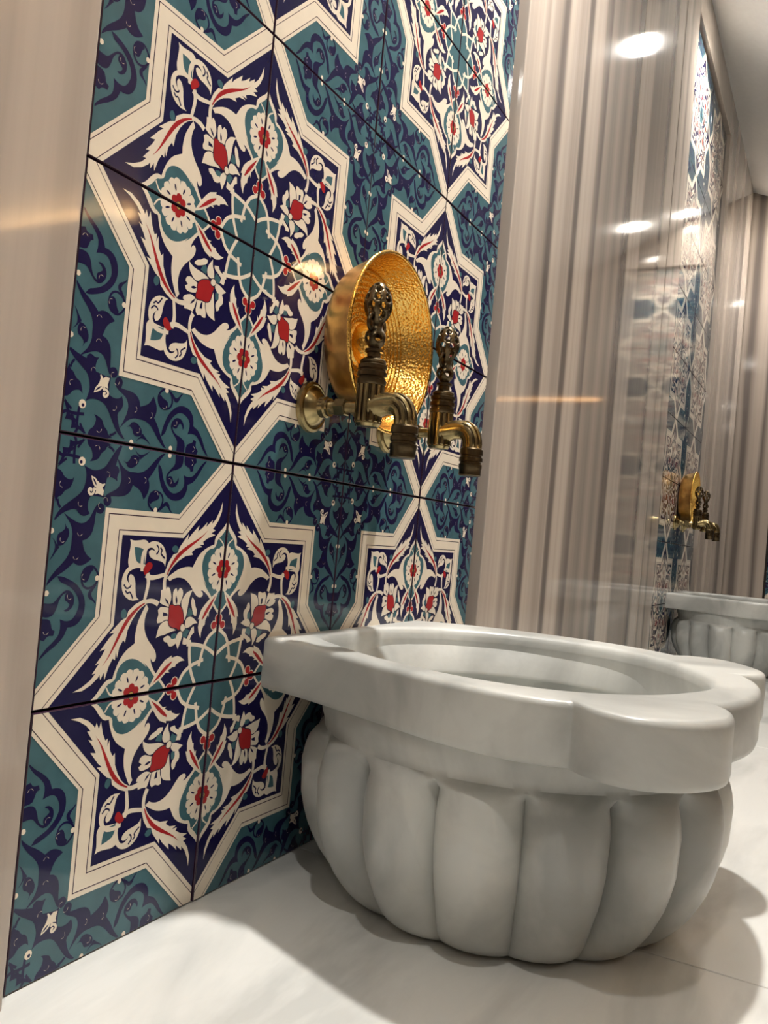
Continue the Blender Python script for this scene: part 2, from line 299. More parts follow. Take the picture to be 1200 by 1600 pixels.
REAR = plain('rear_plaster', (.30, .27, .24), rough=.6, bscale=30, vary=.05)
def brass(name, col, dark, rough, scale, bump, hammer=False):
    mt, nt, b = new_mat(name)
    tc = N(nt, 'ShaderNodeTexCoord')
    nz = N(nt, 'ShaderNodeTexNoise'); nz.inputs['Scale'].default_value = scale; nz.inputs['Detail'].default_value = 5
    nt.links.new(tc.outputs['Object'], nz.inputs['Vector'])
    cr = ramp(nt, [(.34, dark), (.62, col)]); nt.links.new(nz.outputs[0], cr.inputs[0])
    nt.links.new(cr.outputs[0], b.inputs['Base Color'])
    b.inputs['Metallic'].default_value = 1; b.inputs['Roughness'].default_value = rough
    bp = N(nt, 'ShaderNodeBump'); bp.inputs['Strength'].default_value = bump; bp.inputs['Distance'].default_value = .002
    if hammer:
        vo = N(nt, 'ShaderNodeTexVoronoi'); vo.inputs['Scale'].default_value = 330
        nt.links.new(tc.outputs['Object'], vo.inputs['Vector']); nt.links.new(vo.outputs['Distance'], bp.inputs['Height'])
    else: nt.links.new(nz.outputs[0], bp.inputs['Height'])
    nt.links.new(bp.outputs[0], b.inputs['Normal'])
    return mt
GOLD_IN = brass('hammered_gilt_brass', (1.0, .66, .19), (.93, .50, .09), .22, 30, .26, True)
GOLD_OUT = brass('tarnished_brass', (.80, .50, .17), (.42, .23, .08), .36, 26, .35)
BRONZE = brass('antique_bronze', (.50, .40, .20), (.22, .17, .085), .24, 35, .1)
BRONZE_D = brass('dark_antique_bronze', (.17, .125, .07), (.06, .045, .026), .30, 40, .15)

# ------------------------------------------------------------------ the shell of the room
CEIL0, CEIL1, YB = 9.75, 8.1, -4.0           # ceiling height at the tiled wall, lowest height, where the slope ends
XL, XR, YW = -12.0, 19.0, -12.0
th = .05
def plan_box(name, x0, x1, y0, y1, z0, z1, bevel=0, segs=2):
    a, b = W(min(x0, x1), min(y0, y1), min(z0, z1)), W(max(x0, x1), max(y0, y1), max(z0, z1))
    return box_mesh(name, a, b, bevel, segs)
BACK = .008 / T                              # tile thickness in tile units
wall = tag(link('wall_left', plan_box('wall_left', XL, XR + .6, BACK, BACK + .5, -1.2, CEIL0 + .4), GROUT), 'tiled hammam wall with two blue tile panels between striped marble', None, None, 'structure')
wall_e = tag(link('wall_back', plan_box('wall_back', XR + BACK, XR + .6, BACK, YW, -1.2, CEIL0 + .4), GROUT), 'far end wall of grey striped marble with tile panel', None, None, 'structure')
wall_r = tag(link('wall_right', plan_box('wall_right', XL, XR + .5, YW - .5, YW, -1.2, CEIL0 + .4), STRIPE_RIGHT), 'opposite marble wall seen only in reflections', None, None, 'structure')
wall_f = tag(link('wall_front', plan_box('wall_front', XL - .5, XL, YW, BACK + .5, -1.2, CEIL0 + .4), REAR), 'plain wall behind the viewer', None, None, 'structure')
sec = [(0.5, CEIL0), (0, CEIL0), (-.6, CEIL0 - .22), (-2.0, CEIL0 - .82), (YB, CEIL1), (YW - .4, CEIL1), (YW - .4, CEIL1 + .35), (.5, CEIL0 + .35)]
cv_, cf = [], []
for x in (XL - .4, XR + .5): cv_ += [W(x, y, z) for y, z in sec]
n = len(sec)
for k in range(n): cf.append((k, (k + 1) % n, n + (k + 1) % n, n + k))
cf += [tuple(range(n - 1, -1, -1)), tuple(range(n, 2 * n))]
ceil_me = mesh('ceiling', cv_, cf)
bm = bmesh.new(); bm.from_mesh(ceil_me); bmesh.ops.recalc_face_normals(bm, faces=bm.faces[:]); bm.to_mesh(ceil_me); bm.free()
ceiling = tag(link('ceiling', ceil_me, PAINT), 'smooth off white ceiling sloping down from the tiled wall', None, None, 'structure')
def ceil_z(y):
    for (y0, z0), (y1, z1) in zip(sec[1:5], sec[2:6]):
        if y1 <= y <= y0: return z0 + (z1 - z0) * (y - y0) / (y1 - y0)
    return CEIL1
floor = tag(link('floor', plan_box('floor', XL - .4, XR + .5, YW - .4, .5, -1.35, -1.1), GROUT), 'polished white marble floor', None, None, 'structure')
xs = [XL - .4, -9.51, -4.31, .885, 6.1, 11.3, 16.5, XR + .4]; ys = [BACK, -4.6, -9.0, YW - .3]
for i in range(len(xs) - 1):
    for j in range(len(ys) - 1):
        me = plan_box('floor_slab', xs[i] + .004, xs[i + 1] - .004, ys[j] - .004, ys[j + 1] + .004, -1.1, -1.0, .0006, 1)
        link('floor_slab', me, FLOOR_M, floor)
# marble cladding: thick slabs around the two tile panels
PT = -.07
def slab(x0, x1, z0, z1, mat):
    me = plan_box('marble_slab', x0, x1, BACK, PT, z0, z1, .0022, 3)
    return link('marble_slab', me, mat, wall)
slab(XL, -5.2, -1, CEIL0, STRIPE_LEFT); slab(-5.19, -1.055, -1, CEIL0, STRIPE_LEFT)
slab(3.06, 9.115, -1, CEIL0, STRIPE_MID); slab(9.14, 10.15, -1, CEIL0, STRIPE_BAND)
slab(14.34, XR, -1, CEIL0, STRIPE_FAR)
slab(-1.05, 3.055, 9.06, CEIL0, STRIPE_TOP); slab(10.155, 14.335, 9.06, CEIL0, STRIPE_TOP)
EP0, EP1, EPT = -1.0, -3.0, 8.0              # tile panel on the end wall
def slab_e(y0, y1, z0, z1):
    me = plan_box('marble_slab', XR + BACK, XR + PT, y0, y1, z0, z1, .0022, 3)
    return link('marble_slab', me, STRIPE_END, wall_e)
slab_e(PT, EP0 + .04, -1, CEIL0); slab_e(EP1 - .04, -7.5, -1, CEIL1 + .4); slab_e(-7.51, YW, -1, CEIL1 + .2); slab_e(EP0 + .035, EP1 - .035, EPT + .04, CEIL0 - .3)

# ------------------------------------------------------------------ the glazed tile: a quarter of an eight pointed star
def swap(p): return [(v, u) for u, v in p]
def clip(poly):
    lo, hi = .004, .996
    for ax, val, sgn in ((0, lo, 1), (0, hi, -1), (1, lo, 1), (1, hi, -1)):
        out = []
        for i in range(len(poly)):
            a, b = poly[i], poly[(i + 1) % len(poly)]
            da, db = (a[ax] - val) * sgn, (b[ax] - val) * sgn
            if da >= 0: out.append(a)
            if (da >= 0) != (db >= 0):
                t = da / (da - db); out.append((a[0] + (b[0] - a[0]) * t, a[1] + (b[1] - a[1]) * t))
        poly = out
        if len(poly) < 3: return []
    return poly
def chaikin(p, keep=62, times=1):
    for _ in range(times):
        out = []; n = len(p)
        for i in range(n):
            a, b, c = Vector(p[i - 1]), Vector(p[i]), Vector(p[(i + 1) % n])
            if (b - a).length > 1e-6 and (c - b).length > 1e-6 and math.degrees((b - a).angle(c - b)) < keep:
                out += [tuple(b.lerp(a, .25)), tuple(b.lerp(c, .25))]
            else: out.append(tuple(b))
        p = out
    return p
def stroke(pts, w0, w1=None, n=4):
    w1 = w0 if w1 is None else w1
    P = [Vector(p) for p in pts]; Q = []
    for i in range(len(P) - 1):                                    # catmull rom
        a, b, c, d = P[max(i - 1, 0)], P[i], P[i + 1], P[min(i + 2, len(P) - 1)]
        for k in range(n):
            t = k / n
            Q.append(.5 * ((2 * b) + (c - a) * t + (2 * a - 5 * b + 4 * c - d) * t * t + (3 * b - a - 3 * c + d) * t ** 3))
    Q.append(P[-1]); l, r = [], []
    for i, p in enumerate(Q):
        d = (Q[min(i + 1, len(Q) - 1)] - Q[max(i - 1, 0)]).normalized(); nn = Vector((-d.y, d.x))
        w = (w0 + (w1 - w0) * i / (len(Q) - 1)) / 2
        l.append(tuple(p + nn * w)); r.append(tuple(p - nn * w))
    return l + r[::-1]
def disc(c, r, n=12, ry=None, rot=0):
    ry = ry or r; o = []
    for k in range(n):
        a = 2 * math.pi * k / n; x, y = r * math.cos(a), ry * math.sin(a)
        o.append((c[0] + x * math.cos(rot) - y * math.sin(rot), c[1] + x * math.sin(rot) + y * math.cos(rot)))
    return o
def star(s, d):
    """quarter of the star: inside the square u, v < s or inside the diamond u + v < d"""
    k = d - s
    return [(0, 0), (d, 0), (s, k), (s, s), (k, s), (0, d)]
def petal(c, ang, r0, r1, w):
    """heart shaped petal pointing away from c"""
    prof = [(r0, -w * .35), (r0 + (r1 - r0) * .5, -w * .8), (r1 * .88, -w), (r1 * .99, -w * .62), (r1, -w * .3), (r1 * .93, 0)]
    prof += [(x, -y) for x, y in prof[-2::-1]]
    return [(c[0] + x * math.cos(ang) - y * math.sin(ang), c[1] + x * math.sin(ang) + y * math.cos(ang)) for x, y in prof]
def crescent(c, r, a0):
    o = [(c[0] + r * math.cos(a0 + a * .35), c[1] + r * math.sin(a0 + a * .35)) for a in range(-4, 5)]
    i = [(c[0] + r * .25 * math.cos(a0) + r * .72 * math.cos(a0 + a * .35), c[1] + r * .25 * math.sin(a0) + r * .72 * math.sin(a0 + a * .35)) for a in range(-3, 4)]
    return o + i[::-1]
def build_tile(name, detail=True):
    LAY = []                                                        # (polygon, material, layer)
    def add(poly, mat, lay, both=True, smooth=True):
        p = chaikin(poly) if smooth else poly
        for q in ([p, swap(p)] if both else [p]):
            c = clip(q)
            if len(c) >= 3: LAY.append((c, mat, lay))
    # teal ground with navy scrolls
    for k in ('n2', 'n3', 'n3b', 'n4', 'n5', 'n6', 'n7', 'n8', 'n9', 'n11'): add(S[k], NAVY, 1)
    add(S['n1'], NAVY, 1, both=False)
    add(stroke(S['n10'], .012), NAVY, 1); add(stroke(S['n12'], .010), NAVY, 1); add(stroke(S['n10b'], .010), NAVY, 1)
    add(stroke(S['n7r'] + S['n7r'][:1], .009), NAVY, 1, smooth=False)
    for c in S['edot']: add(disc(c, .011, 8), CREAM, 3, smooth=False)
    for i, c in enumerate(S['cres']): add(crescent(c, .013, 2.0 + (i % 3) * .5), CREAM, 3, smooth=False)
    add(disc(S['wdot'][0], .017, 10), CREAM, 3, both=False, smooth=False); add(disc((S['wdot'][0][0] - .003, S['wdot'][0][1] + .004), .007, 8), NAVY, 4, both=False, smooth=False)
    add(S['fleur_d'], CREAM, 3, both=False); add(S['fleur_t'], CREAM, 3, both=False, smooth=False)
    add(stroke(S['fleur_r'], .009, .012, 3), CREAM, 3, smooth=False); add(S['fleur_h'], NAVY, 4, both=False)
    # cream band of the star with its two dark lines
    add(star(.748, 1.074), CREAM, 4, False, False); add(star(.729, 1.055), LINE, 5, False, False); add(star(.7245, 1.0505), CREAM, 6, False, False)
    add(star(.668, .964), LINE, 7, False, False); add(star(.6635, .9595), CREAM, 8, False, False); add(star(.647, .934), NAVY, 9, False, False)
    # arabesque, medallion and its flower
    add([(-.01, S['arab'][0][1] + .01)] + S['arab'] + [(-.01, S['arab'][-1][1])], CREAM, 11)
    add([(-.01, S['med'][0][1])] + S['med'] + [(-.01, S['med'][-1][1])], TEAL, 12)
    c = (0, .515)
    for k in range(8):
        a = math.pi / 8 + k * math.pi / 4
        add(petal(c, a, .028, .106, .036), CREAM, 13)
        add(disc((c[0] + .068 * math.cos(a), c[1] + .068 * math.sin(a)), .014, 8, .0045, a), NAVY, 14, smooth=False)
    for k in range(6): add(disc((c[0] + .029 * math.cos(k * math.pi / 3), c[1] + .029 * math.sin(k * math.pi / 3)), .0215, 9), CREAM, 14, smooth=False)
    for k in range(6): add(disc((c[0] + .029 * math.cos(k * math.pi / 3), c[1] + .029 * math.sin(k * math.pi / 3)), .018, 9), RED, 15, smooth=False)
    add(disc(c, .024, 10), RED, 15, smooth=False)
    add(disc(c, .015, 10), LINE, 16, smooth=False); add(disc(c, .012, 10), GOLD, 17, smooth=False)
    add(stroke(S['sprig'], .006, .009), CREAM, 13)
    # stems, feather leaves
    add(stroke(S['stem1'], .022, .016), CREAM, 10); add(stroke(S['stem2'], .022, .016), CREAM, 10)
    add(S['leaf'], CREAM, 13, smooth=False); add(S['leaf_vein'], RED, 14)
    add(S['dot_t'], TEAL, 10)
    add(S['sleaf'], CREAM, 14, smooth=False); add(S['sleaf_vein'], RED, 15)
    # centre star
    l1, l2 = S['starL1'], S['starL2']
    add([(0, 0), (0, .238)] + l1[1:] + swap(l1[1:-1])[::-1] + [(.238, 0)], TEAL, 10, False, False)
    add([(0, 0), (0, .122)] + l2[::-1][1:] + swap(l2[1:-1]) + [(.122, 0)], TEAL, 11, False, False)
    add(stroke([(-.006, .243)] + l1[1:], .017), CREAM, 12, smooth=False)
    add(stroke(l2[:-1] + [(-.006, .118)], .017), CREAM, 12, smooth=False)
    for cc in ((0, .289), (.026, .257)):
        add(disc(cc, .022, 10), CREAM, 13, smooth=False); add(disc(cc, .018, 10), RED, 14, smooth=False)
    add(disc((0, .272), .016, 8), RED, 15, smooth=False)
    # tulip on the diagonal
    for k in 'abcdefghij': add(S['t_' + k], CREAM, 13, False)
    for k in ('tt_1', 'tt_2', 'tt_3'): add(S[k], TEAL, 12, False)
    for k in ('ts_1', 'ts_2', 'ts_3'): add(S[k], NAVY, 14, False)
    cc = Vector((sum(p[0] for p in S['t_red']) / len(S['t_red']), sum(p[1] for p in S['t_red']) / len(S['t_red'])))
    add([tuple(cc + (Vector(p) - cc) * 1.1) for p in S['t_red']], LINE, 14, False); add(S['t_red'], RED, 15, False)
    oc = Vector((.257, .238)); add([tuple(oc + (Vector(p) - oc) * 1.25) for p in S['t_oval']], LINE, 15, False); add(S['t_oval'], CREAM, 16, False)
    # palmette in the corner
    add(S['pal_c'], CREAM, 11, False); add(S['pal_t'], TEAL, 12, False)
    add(S['curl'], CREAM, 13); add(stroke(S['curl_l1'], .007), NAVY, 14); add(stroke(S['curl_l2'], .007), NAVY, 14)
    add(S['knot'], RED, 15, False)
    # mesh: bevelled tile body + printed glaze
    b = .5 - .0022 / T * .35
    body = box_mesh(name, (-T * b, -T * b, -.0078), (T * b, T * b, 0), .0009, 2)
    bm = bmesh.new(); bm.from_mesh(body)
    for f_ in bm.faces: f_.smooth = False; f_.material_index = TEAL if f_.normal.z > .99 else LINE
    step = .00004
    for q_, (poly, mat, lay) in enumerate(LAY):
        zz = step * (lay + 1) + (q_ % 7) * .0000045
        vs = [Vector(((u - .5) * T * .992, (v - .5) * T * .992, zz)) for u, v in poly]
        try: tris = tessellate_polygon([vs])
        except Exception: continue
        bv = [bm.verts.new(v) for v in vs]
        for t in tris:
            if len(set(t)) < 3: continue
            a, b_, c_ = (vs[i] for i in t)
            nz = (b_ - a).cross(c_ - a).z
            if abs(nz) < 1e-12: continue
            try: fc = bm.faces.new([bv[i] for i in (t if nz > 0 else t[::-1])])
            except ValueError: continue
            fc.material_index = mat
    bmesh.ops.delete(bm, geom=[v for v in bm.verts if not v.link_faces], context='VERTS')
    bm.to_mesh(body); bm.free()
    for g in GLAZES: body.materials.append(g)
    return body
TILE = build_tile('tile')
ROT = {(0, 0): 0, (1, 0): 1, (1, 1): 2, (0, 1): 3}
def place_tile(x, y, z, i, j, side, parent):
    o = bpy.data.objects.new('tile', TILE); COL.objects.link(o); o.parent = parent
    bx = Matrix(((1, 0, 0), (0, 0, -1), (0, 1, 0))) if side == 'wall' else Matrix(((0, 0, -1), (-1, 0, 0), (0, 1, 0)))
    mm = (bx @ Matrix.Rotation(math.pi / 2 * ROT[(i % 2, j % 2)], 3, 'Z')).to_4x4()
    # no two tiles sit quite alike
    mm = mm @ Matrix.Rotation(random.uniform(-.004, .004), 4, 'X') @ Matrix.Rotation(random.uniform(-.004, .004), 4, 'Y')
    mm.translation = W(x, y, z) + (Vector((0, random.uniform(-.0004, 0), 0)) if side == 'wall' else Vector((random.uniform(-.0004, 0), 0, 0)))
    o.matrix_world = mm
for j in range(-1, 9):
    for i in range(-1, 3): place_tile(i + .5, 0, j + .5, i, j, 'wall', wall)
    for i in range(-1, 3): place_tile(10.3 + (i + 1) * 1.005 + .5, 0, j + .5, i, j, 'wall', wall)
    if j < 8:
        for i in range(2): place_tile(XR, EP0 - i - .5, j + .5, i + 1, j, 'end', wall_e)

# ------------------------------------------------------------------ marble basin (kurna)
RT, RB = .185, -.07                                                  # rim top and underside
HALF = [(-.72, 0), (-.79, -.27), (-.88, -.534), (-.97, -.79), (-1.06, -1.05), (-1.105, -1.27), (-1.11, -1.42), (-1.09, -1.55), (-1.045, -1.645)]
LOBE = [(-1.045, -1.645), (-1.13, -1.745), (-1.157, -1.872), (-1.125, -1.974), (-1.045, -2.075), (-.905, -2.159), (-.774, -2.178), (-.662, -2.16), (-.57, -2.095)]
MIDL = [(-.57, -2.095), (-.422, -2.155), (-.199, -2.2), (.02, -2.21), (.22, -2.198), (.422, -2.155), (.57, -2.095)]
FAR = [(1.08, -1.69), (1.19, -1.5), (1.27, -1.2), (1.26, -.75), (1.15, -.3), (.98, 0)]
LOBE_R = [(.57, -2.095), (.662, -2.16), (.774, -2.18), (.905, -2.163), (1.05, -2.085), (1.165, -1.985), (1.2, -1.88), (1.17, -1.765), (1.08, -1.69)]
INNER = [(-.40, -.155), (-.49, -.225), (-.585, -.36), (-.766, -.695), (-.865, -1.055), (-.868, -1.34), (-.786, -1.58), (-.583, -1.795), (-.36, -1.91), (-.095, -1.987), (.2, -1.965), (.47, -1.86), (.72, -1.67), (.92, -1.4), (1.0, -1.08), (.95, -.68), (.74, -.36), (.52, -.2)]
def smooth_line(P, n=6):
    P = [Vector(p) for p in P]; Q = []
    for i in range(len(P) - 1):
        a, b, c, d = P[max(i - 1, 0)], P[i], P[i + 1], P[min(i + 2, len(P) - 1)]
        for k in range(n):
            t = k / n
            Q.append(.5 * ((2 * b) + (c - a) * t + (2 * a - 5 * b + 4 * c - d) * t * t + (3 * b - a - 3 * c + d) * t ** 3))
    Q.append(P[-1]); return Q
CX, CY = .03, -1.08
def radius_of(line, ang):
    d = Vector((math.cos(ang), math.sin(ang))); best = None
    o = Vector((CX, CY))
    for i in range(len(line)):
        a, b = line[i] - o, line[(i + 1) % len(line)] - o
        e = b - a; den = d.x * e.y - d.y * e.x
        if abs(den) < 1e-9: continue
        t = (a.x * e.y - a.y * e.x) / den; s = (a.x * d.y - a.y * d.x) / den
        if t > 0 and -1e-6 <= s <= 1 + 1e-6 and (best is None or t > best): best = t
    return best or 1.0
OUT = smooth_line(HALF)[:-1] + smooth_line(LOBE)[:-1] + smooth_line(MIDL)[:-1] + smooth_line(LOBE_R)[:-1] + smooth_line(FAR)
INN = smooth_line(INNER) + [Vector((.4, -.15)), Vector((.3, -.13)), Vector((0, -.11)), Vector((-.28, -.12)), Vector((-.34, -.132))]
angs = [2 * math.pi * k / 420 for k in range(420)]
for line in (OUT,):
    for p in ((-.72, 0), (.98, 0), (-1.04, -1.645), (-.57, -2.095), (.57, -2.095), (1.08, -1.69)):
        a = math.atan2(p[1] - CY, p[0] - CX) % (2 * math.pi); angs.append(a)
angs = sorted(angs); RO = [radius_of(OUT, a) for a in angs]; RI = [radius_of(INN, a) for a in angs]
def ring(radii, z, off=0.0):
    return [tuple(W(CX + (r + off) * math.cos(a), CY + (r + off) * math.sin(a), z)) for a, r in zip(angs, radii)]
def build_basin():
    root = empty('marble_basin', W(1.1, 0, -1))
    def part(name, rows, **kw):
        base = W(0, 0, -1)
        me = grid_mesh(name, [[tuple(Vector(p) - base) for p in r] for r in rows], **kw)
        return link(name, sharpen(me, 50), BASIN_M, root)
    rim = [ring(RI, RT - .075, .02), ring(RI, RT - .07, .0), ring(RI, RT - .04, .004), ring(RI, RT - .020, .012), ring(RI, RT - .008, .023), ring(RI, RT - .002, .037), ring(RI, RT, .055)]
    mid = [(i_ + o_) / 2 for i_, o_ in zip(RI, RO)]
    rim += [ring(mid, RT), ring(RO, RT, -.045), ring(RO, RT - .003, -.026), ring(RO, RT - .009, -.013), ring(RO, RT - .019, -.0045), ring(RO, RT - .033, -.0008), ring(RO, RT - .05), ring(RO, RB + .03), ring(RO, RB + .008, -.006), ring(RO, RB, -.018), ring([.90] * len(angs), RB)]
    rim += [ring([.90] * len(angs), RB + .02), rim[0]]
    part('rim', rim)
    # gadrooned outside of the bowl
    prof = [(RB + .02, .93), (RB, .985), (-.10, .99), (-.15, .98), (-.195, .965), (-.225, .962), (-.24, .985), (-.255, 1.01), (-.285, 1.035), (-.335, 1.05), (-.40, 1.06), (-.48, 1.055), (-.56, 1.05), (-.64, 1.03), (-.71, 1.005), (-.77, .975), (-.83, .94), (-.88, .90), (-.92, .865), (-.95, .833), (-.975, .797), (-.99, .765), (-1.0, .72), (-1.0, .3)]
    segs = 384; rows = []
    for z, r in prof:
        row = []
        g = max(0.0, min(1.0, (-.222 - z) / .055)); g *= 1 if z > -.8 else max(.0, 1 - (-.8 - z) / .32)
        for k in range(segs):
            a = 2 * math.pi * k / segs
            lob = abs(math.sin(8 * a)) ** .72
            gg = g * max(0.0, min(1.0, (-.215 - z) / .05))
            rr = r * (1 - .125 * gg * (1 - lob))
            row.append(tuple(W(rr * math.cos(a) + .0, -1.08 + rr * math.sin(a), z)))
        rows.append(row)
    part('bowl', rows, cap1=True)
    # hollow inside
    rows = [ring(RI, RT - .066, .0005)]
    for sc, z in ((.996, .05), (.985, -.05), (.965, -.15), (.93, -.28), (.875, -.40), (.80, -.50), (.71, -.575), (.625, -.62), (.60, -.635), (.58, -.632), (.3, -.645), (.05, -.65)):
        rows.append(ring([sc * r for r in RI], z))
    part('basin', rows, cap1=True)
    return root
basin = build_basin()
tag(basin, 'large white marble basin with fluted bowl, in the foreground under the nearer taps', 'basin', 'carved marble basins')
b2 = copy_tree(basin); b2.location = W(12.42, 0, -1)
tag(b2, 'white marble basin further back, partly hidden behind the foreground basin', 'basin', 'carved marble basins')

# ------------------------------------------------------------------ bronze wall taps
def sweep(name, path, radii, segs=28, wob=None, cap=True):
    rows = []
    for i, p in enumerate(path):
        p = Vector(p); d = (Vector(path[min(i + 1, len(path) - 1)]) - Vector(path[max(i - 1, 0)])).normalized()
        s = Vector((1, 0, 0)); u = d.cross(s).normalized()
        row = []
        for k in range(segs):
            a = 2 * math.pi * k / segs; r = radii[i] * (wob(a, i) if wob else 1)
            row.append(tuple(p + s * r * math.cos(a) + u * r * math.sin(a)))
        rows.append(row)
    return sharpen(grid_mesh(name, rows, True, cap, cap), 40)
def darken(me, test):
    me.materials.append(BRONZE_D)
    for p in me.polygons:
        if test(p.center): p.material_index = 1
def build_tap():
    """origin where the pipe meets the wall; units are tiles times T"""
    root = empty('wall_tap', (0, 0, 0))
    def pf(l): return [(r * T, h * T) for r, h in l]
    def add(name, me, mat=BRONZE, parent=None): return link(name, me, mat, parent or root)
    add('flange', lathe('flange', pf([(.02, 0), (.128, 0), (.134, .012), (.130, .028), (.116, .036), (.110, .032), (.100, .034), (.085, .058), (.062, .075), (.055, .08), (.055, .11), (.046, .118), (.046, .13)]), 'Y', segs=56))
    add('pipe', lathe('pipe', pf([(.036, .10), (.036, .19), (.030, .20), (.030, .36)]), 'Y'))
    add('hex_nut', lathe('hex_nut', pf([(.040, .165), (.047, .170), (.047, .225), (.040, .23)]), 'Y', segs=6, sharp=10))
    by = -.357 * T
    o = (0, by, 0)
    # fluted body: real grooves cut round the cylinder
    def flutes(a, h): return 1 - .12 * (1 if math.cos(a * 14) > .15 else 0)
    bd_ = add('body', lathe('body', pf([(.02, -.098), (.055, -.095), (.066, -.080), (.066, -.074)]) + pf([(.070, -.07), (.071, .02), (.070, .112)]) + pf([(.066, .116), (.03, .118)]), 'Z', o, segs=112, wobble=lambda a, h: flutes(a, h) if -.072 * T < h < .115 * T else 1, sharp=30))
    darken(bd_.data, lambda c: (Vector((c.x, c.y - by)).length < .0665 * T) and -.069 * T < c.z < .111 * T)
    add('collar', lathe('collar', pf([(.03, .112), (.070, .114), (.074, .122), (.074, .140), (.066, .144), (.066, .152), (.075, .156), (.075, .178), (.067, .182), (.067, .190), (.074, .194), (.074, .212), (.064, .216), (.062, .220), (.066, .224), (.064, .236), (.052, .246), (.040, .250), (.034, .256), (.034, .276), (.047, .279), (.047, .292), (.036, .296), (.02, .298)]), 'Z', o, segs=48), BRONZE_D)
    # spout: swings out of the body and turns down
    path = [(0, by - .02 * T, .005 * T), (0, by - .06 * T, .012 * T), (0, by - .10 * T, .022 * T), (0, by - .145 * T, .022 * T)]
    for k in range(1, 9):
        a = k / 8 * math.pi / 2
        path.append((0, by - (.145 + .065 * math.sin(a)) * T, (.022 - .085 * (1 - math.cos(a))) * T))
    path.append((0, by - .21 * T, -.085 * T))
    rad = [.066, .060, .056, .056] + [.058] * 8 + [.058]
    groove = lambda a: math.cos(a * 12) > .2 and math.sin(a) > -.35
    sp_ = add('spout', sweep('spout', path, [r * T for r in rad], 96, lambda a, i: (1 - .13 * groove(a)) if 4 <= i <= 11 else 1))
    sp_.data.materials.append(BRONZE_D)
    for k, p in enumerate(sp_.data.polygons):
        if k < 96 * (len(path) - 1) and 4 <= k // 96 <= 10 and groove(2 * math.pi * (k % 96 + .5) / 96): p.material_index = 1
    oz = (0, by - .21 * T, 0)
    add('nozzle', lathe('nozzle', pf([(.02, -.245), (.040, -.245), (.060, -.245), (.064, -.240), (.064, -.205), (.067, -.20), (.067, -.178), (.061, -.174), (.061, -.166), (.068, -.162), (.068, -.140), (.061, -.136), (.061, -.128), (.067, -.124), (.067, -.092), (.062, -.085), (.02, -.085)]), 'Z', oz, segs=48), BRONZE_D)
    # pierced cast handle: a flattened two-bellied shape with oval openings and side loops
    prof = [(.028, .292), (.034, .304), (.054, .326), (.062, .350), (.056, .374), (.040, .396), (.036, .412), (.044, .434), (.064, .460), (.078, .492), (.082, .524), (.076, .556), (.064, .584), (.048, .608), (.028, .626), (.010, .632)]
    line = smooth_line([(r, h) for r, h in prof], 4)
    segs = 64; rows = []
    for p in line:
        rows.append([(p.x * T * math.cos(2 * math.pi * k / segs) * .95, by + p.x * T * math.sin(2 * math.pi * k / segs) * .85, p.y * T) for k in range(segs)])
    holes = []
    for row_h, cnt, off, rh, ra in ((.347, 5, .3, .024, .42), (.455, 6, .0, .020, .34), (.500, 7, .45, .024, .30), (.545, 7, .0, .022, .30), (.588, 6, .5, .018, .34), (.616, 4, .1, .008, .40)):
        for k in range(cnt): holes.append((row_h, off + 2 * math.pi * k / cnt, rh, ra))
    def skip(i, j):
        h = (line[i].y + line[i + 1].y) / 2; a = 2 * math.pi * (j + .5) / segs
        for hh, ha, rh, ra in holes:
            da = (a - ha + math.pi) % (2 * math.pi) - math.pi
            if ((h - hh) / rh) ** 2 + (da / ra) ** 2 < 1: return True
        return False
    me = grid_mesh('handle', rows, True, False, True, True, skip)
    h = add('handle', me, BRONZE_D)
    sm = h.modifiers.new('wall', 'SOLIDIFY'); sm.thickness = .0024; sm.offset = -1
    for s in (-1, 1):
        pts = []
        for k in range(20):
            a = 2 * math.pi * k / 20
            pts.append((s * .050 + .032 * math.cos(a), .420 + .036 * math.sin(a)))
        rows = []
        for k in range(20):
            c = Vector((pts[k][0], 0, pts[k][1])) * T + Vector((0, by, 0)); d = (Vector((pts[(k + 1) % 20][0], 0, pts[(k + 1) % 20][1])) - Vector((pts[k - 1][0], 0, pts[k - 1][1]))).normalized()
            u = Vector((0, 1, 0)); w_ = d.cross(u)
            rows.append([tuple(c + (u * math.cos(2 * math.pi * q / 10) + w_ * math.sin(2 * math.pi * q / 10)) * .0105 * T) for q in range(10)])
        rows.append(rows[0])
        add('side_loop', grid_mesh('side_loop', rows), BRONZE_D, h)
    return root
tap = build_tap(); tap.location = W(.585, 0, 1.36)
tag(tap, 'antique bronze wall tap with pierced handle, nearest the camera, left of the brass bowl', 'tap', 'bronze wall taps')
for x, lab in ((1.455, 'antique bronze wall tap with pierced handle, right of the nearer brass bowl'),
               (11.95, 'small distant bronze wall tap, left of the pair above the far basin'),
               (12.82, 'small distant bronze wall tap, right of the pair above the far basin')):
    t = copy_tree(tap); t.location = W(x, 0, 1.36); tag(t, lab, 'tap', 'bronze wall taps')

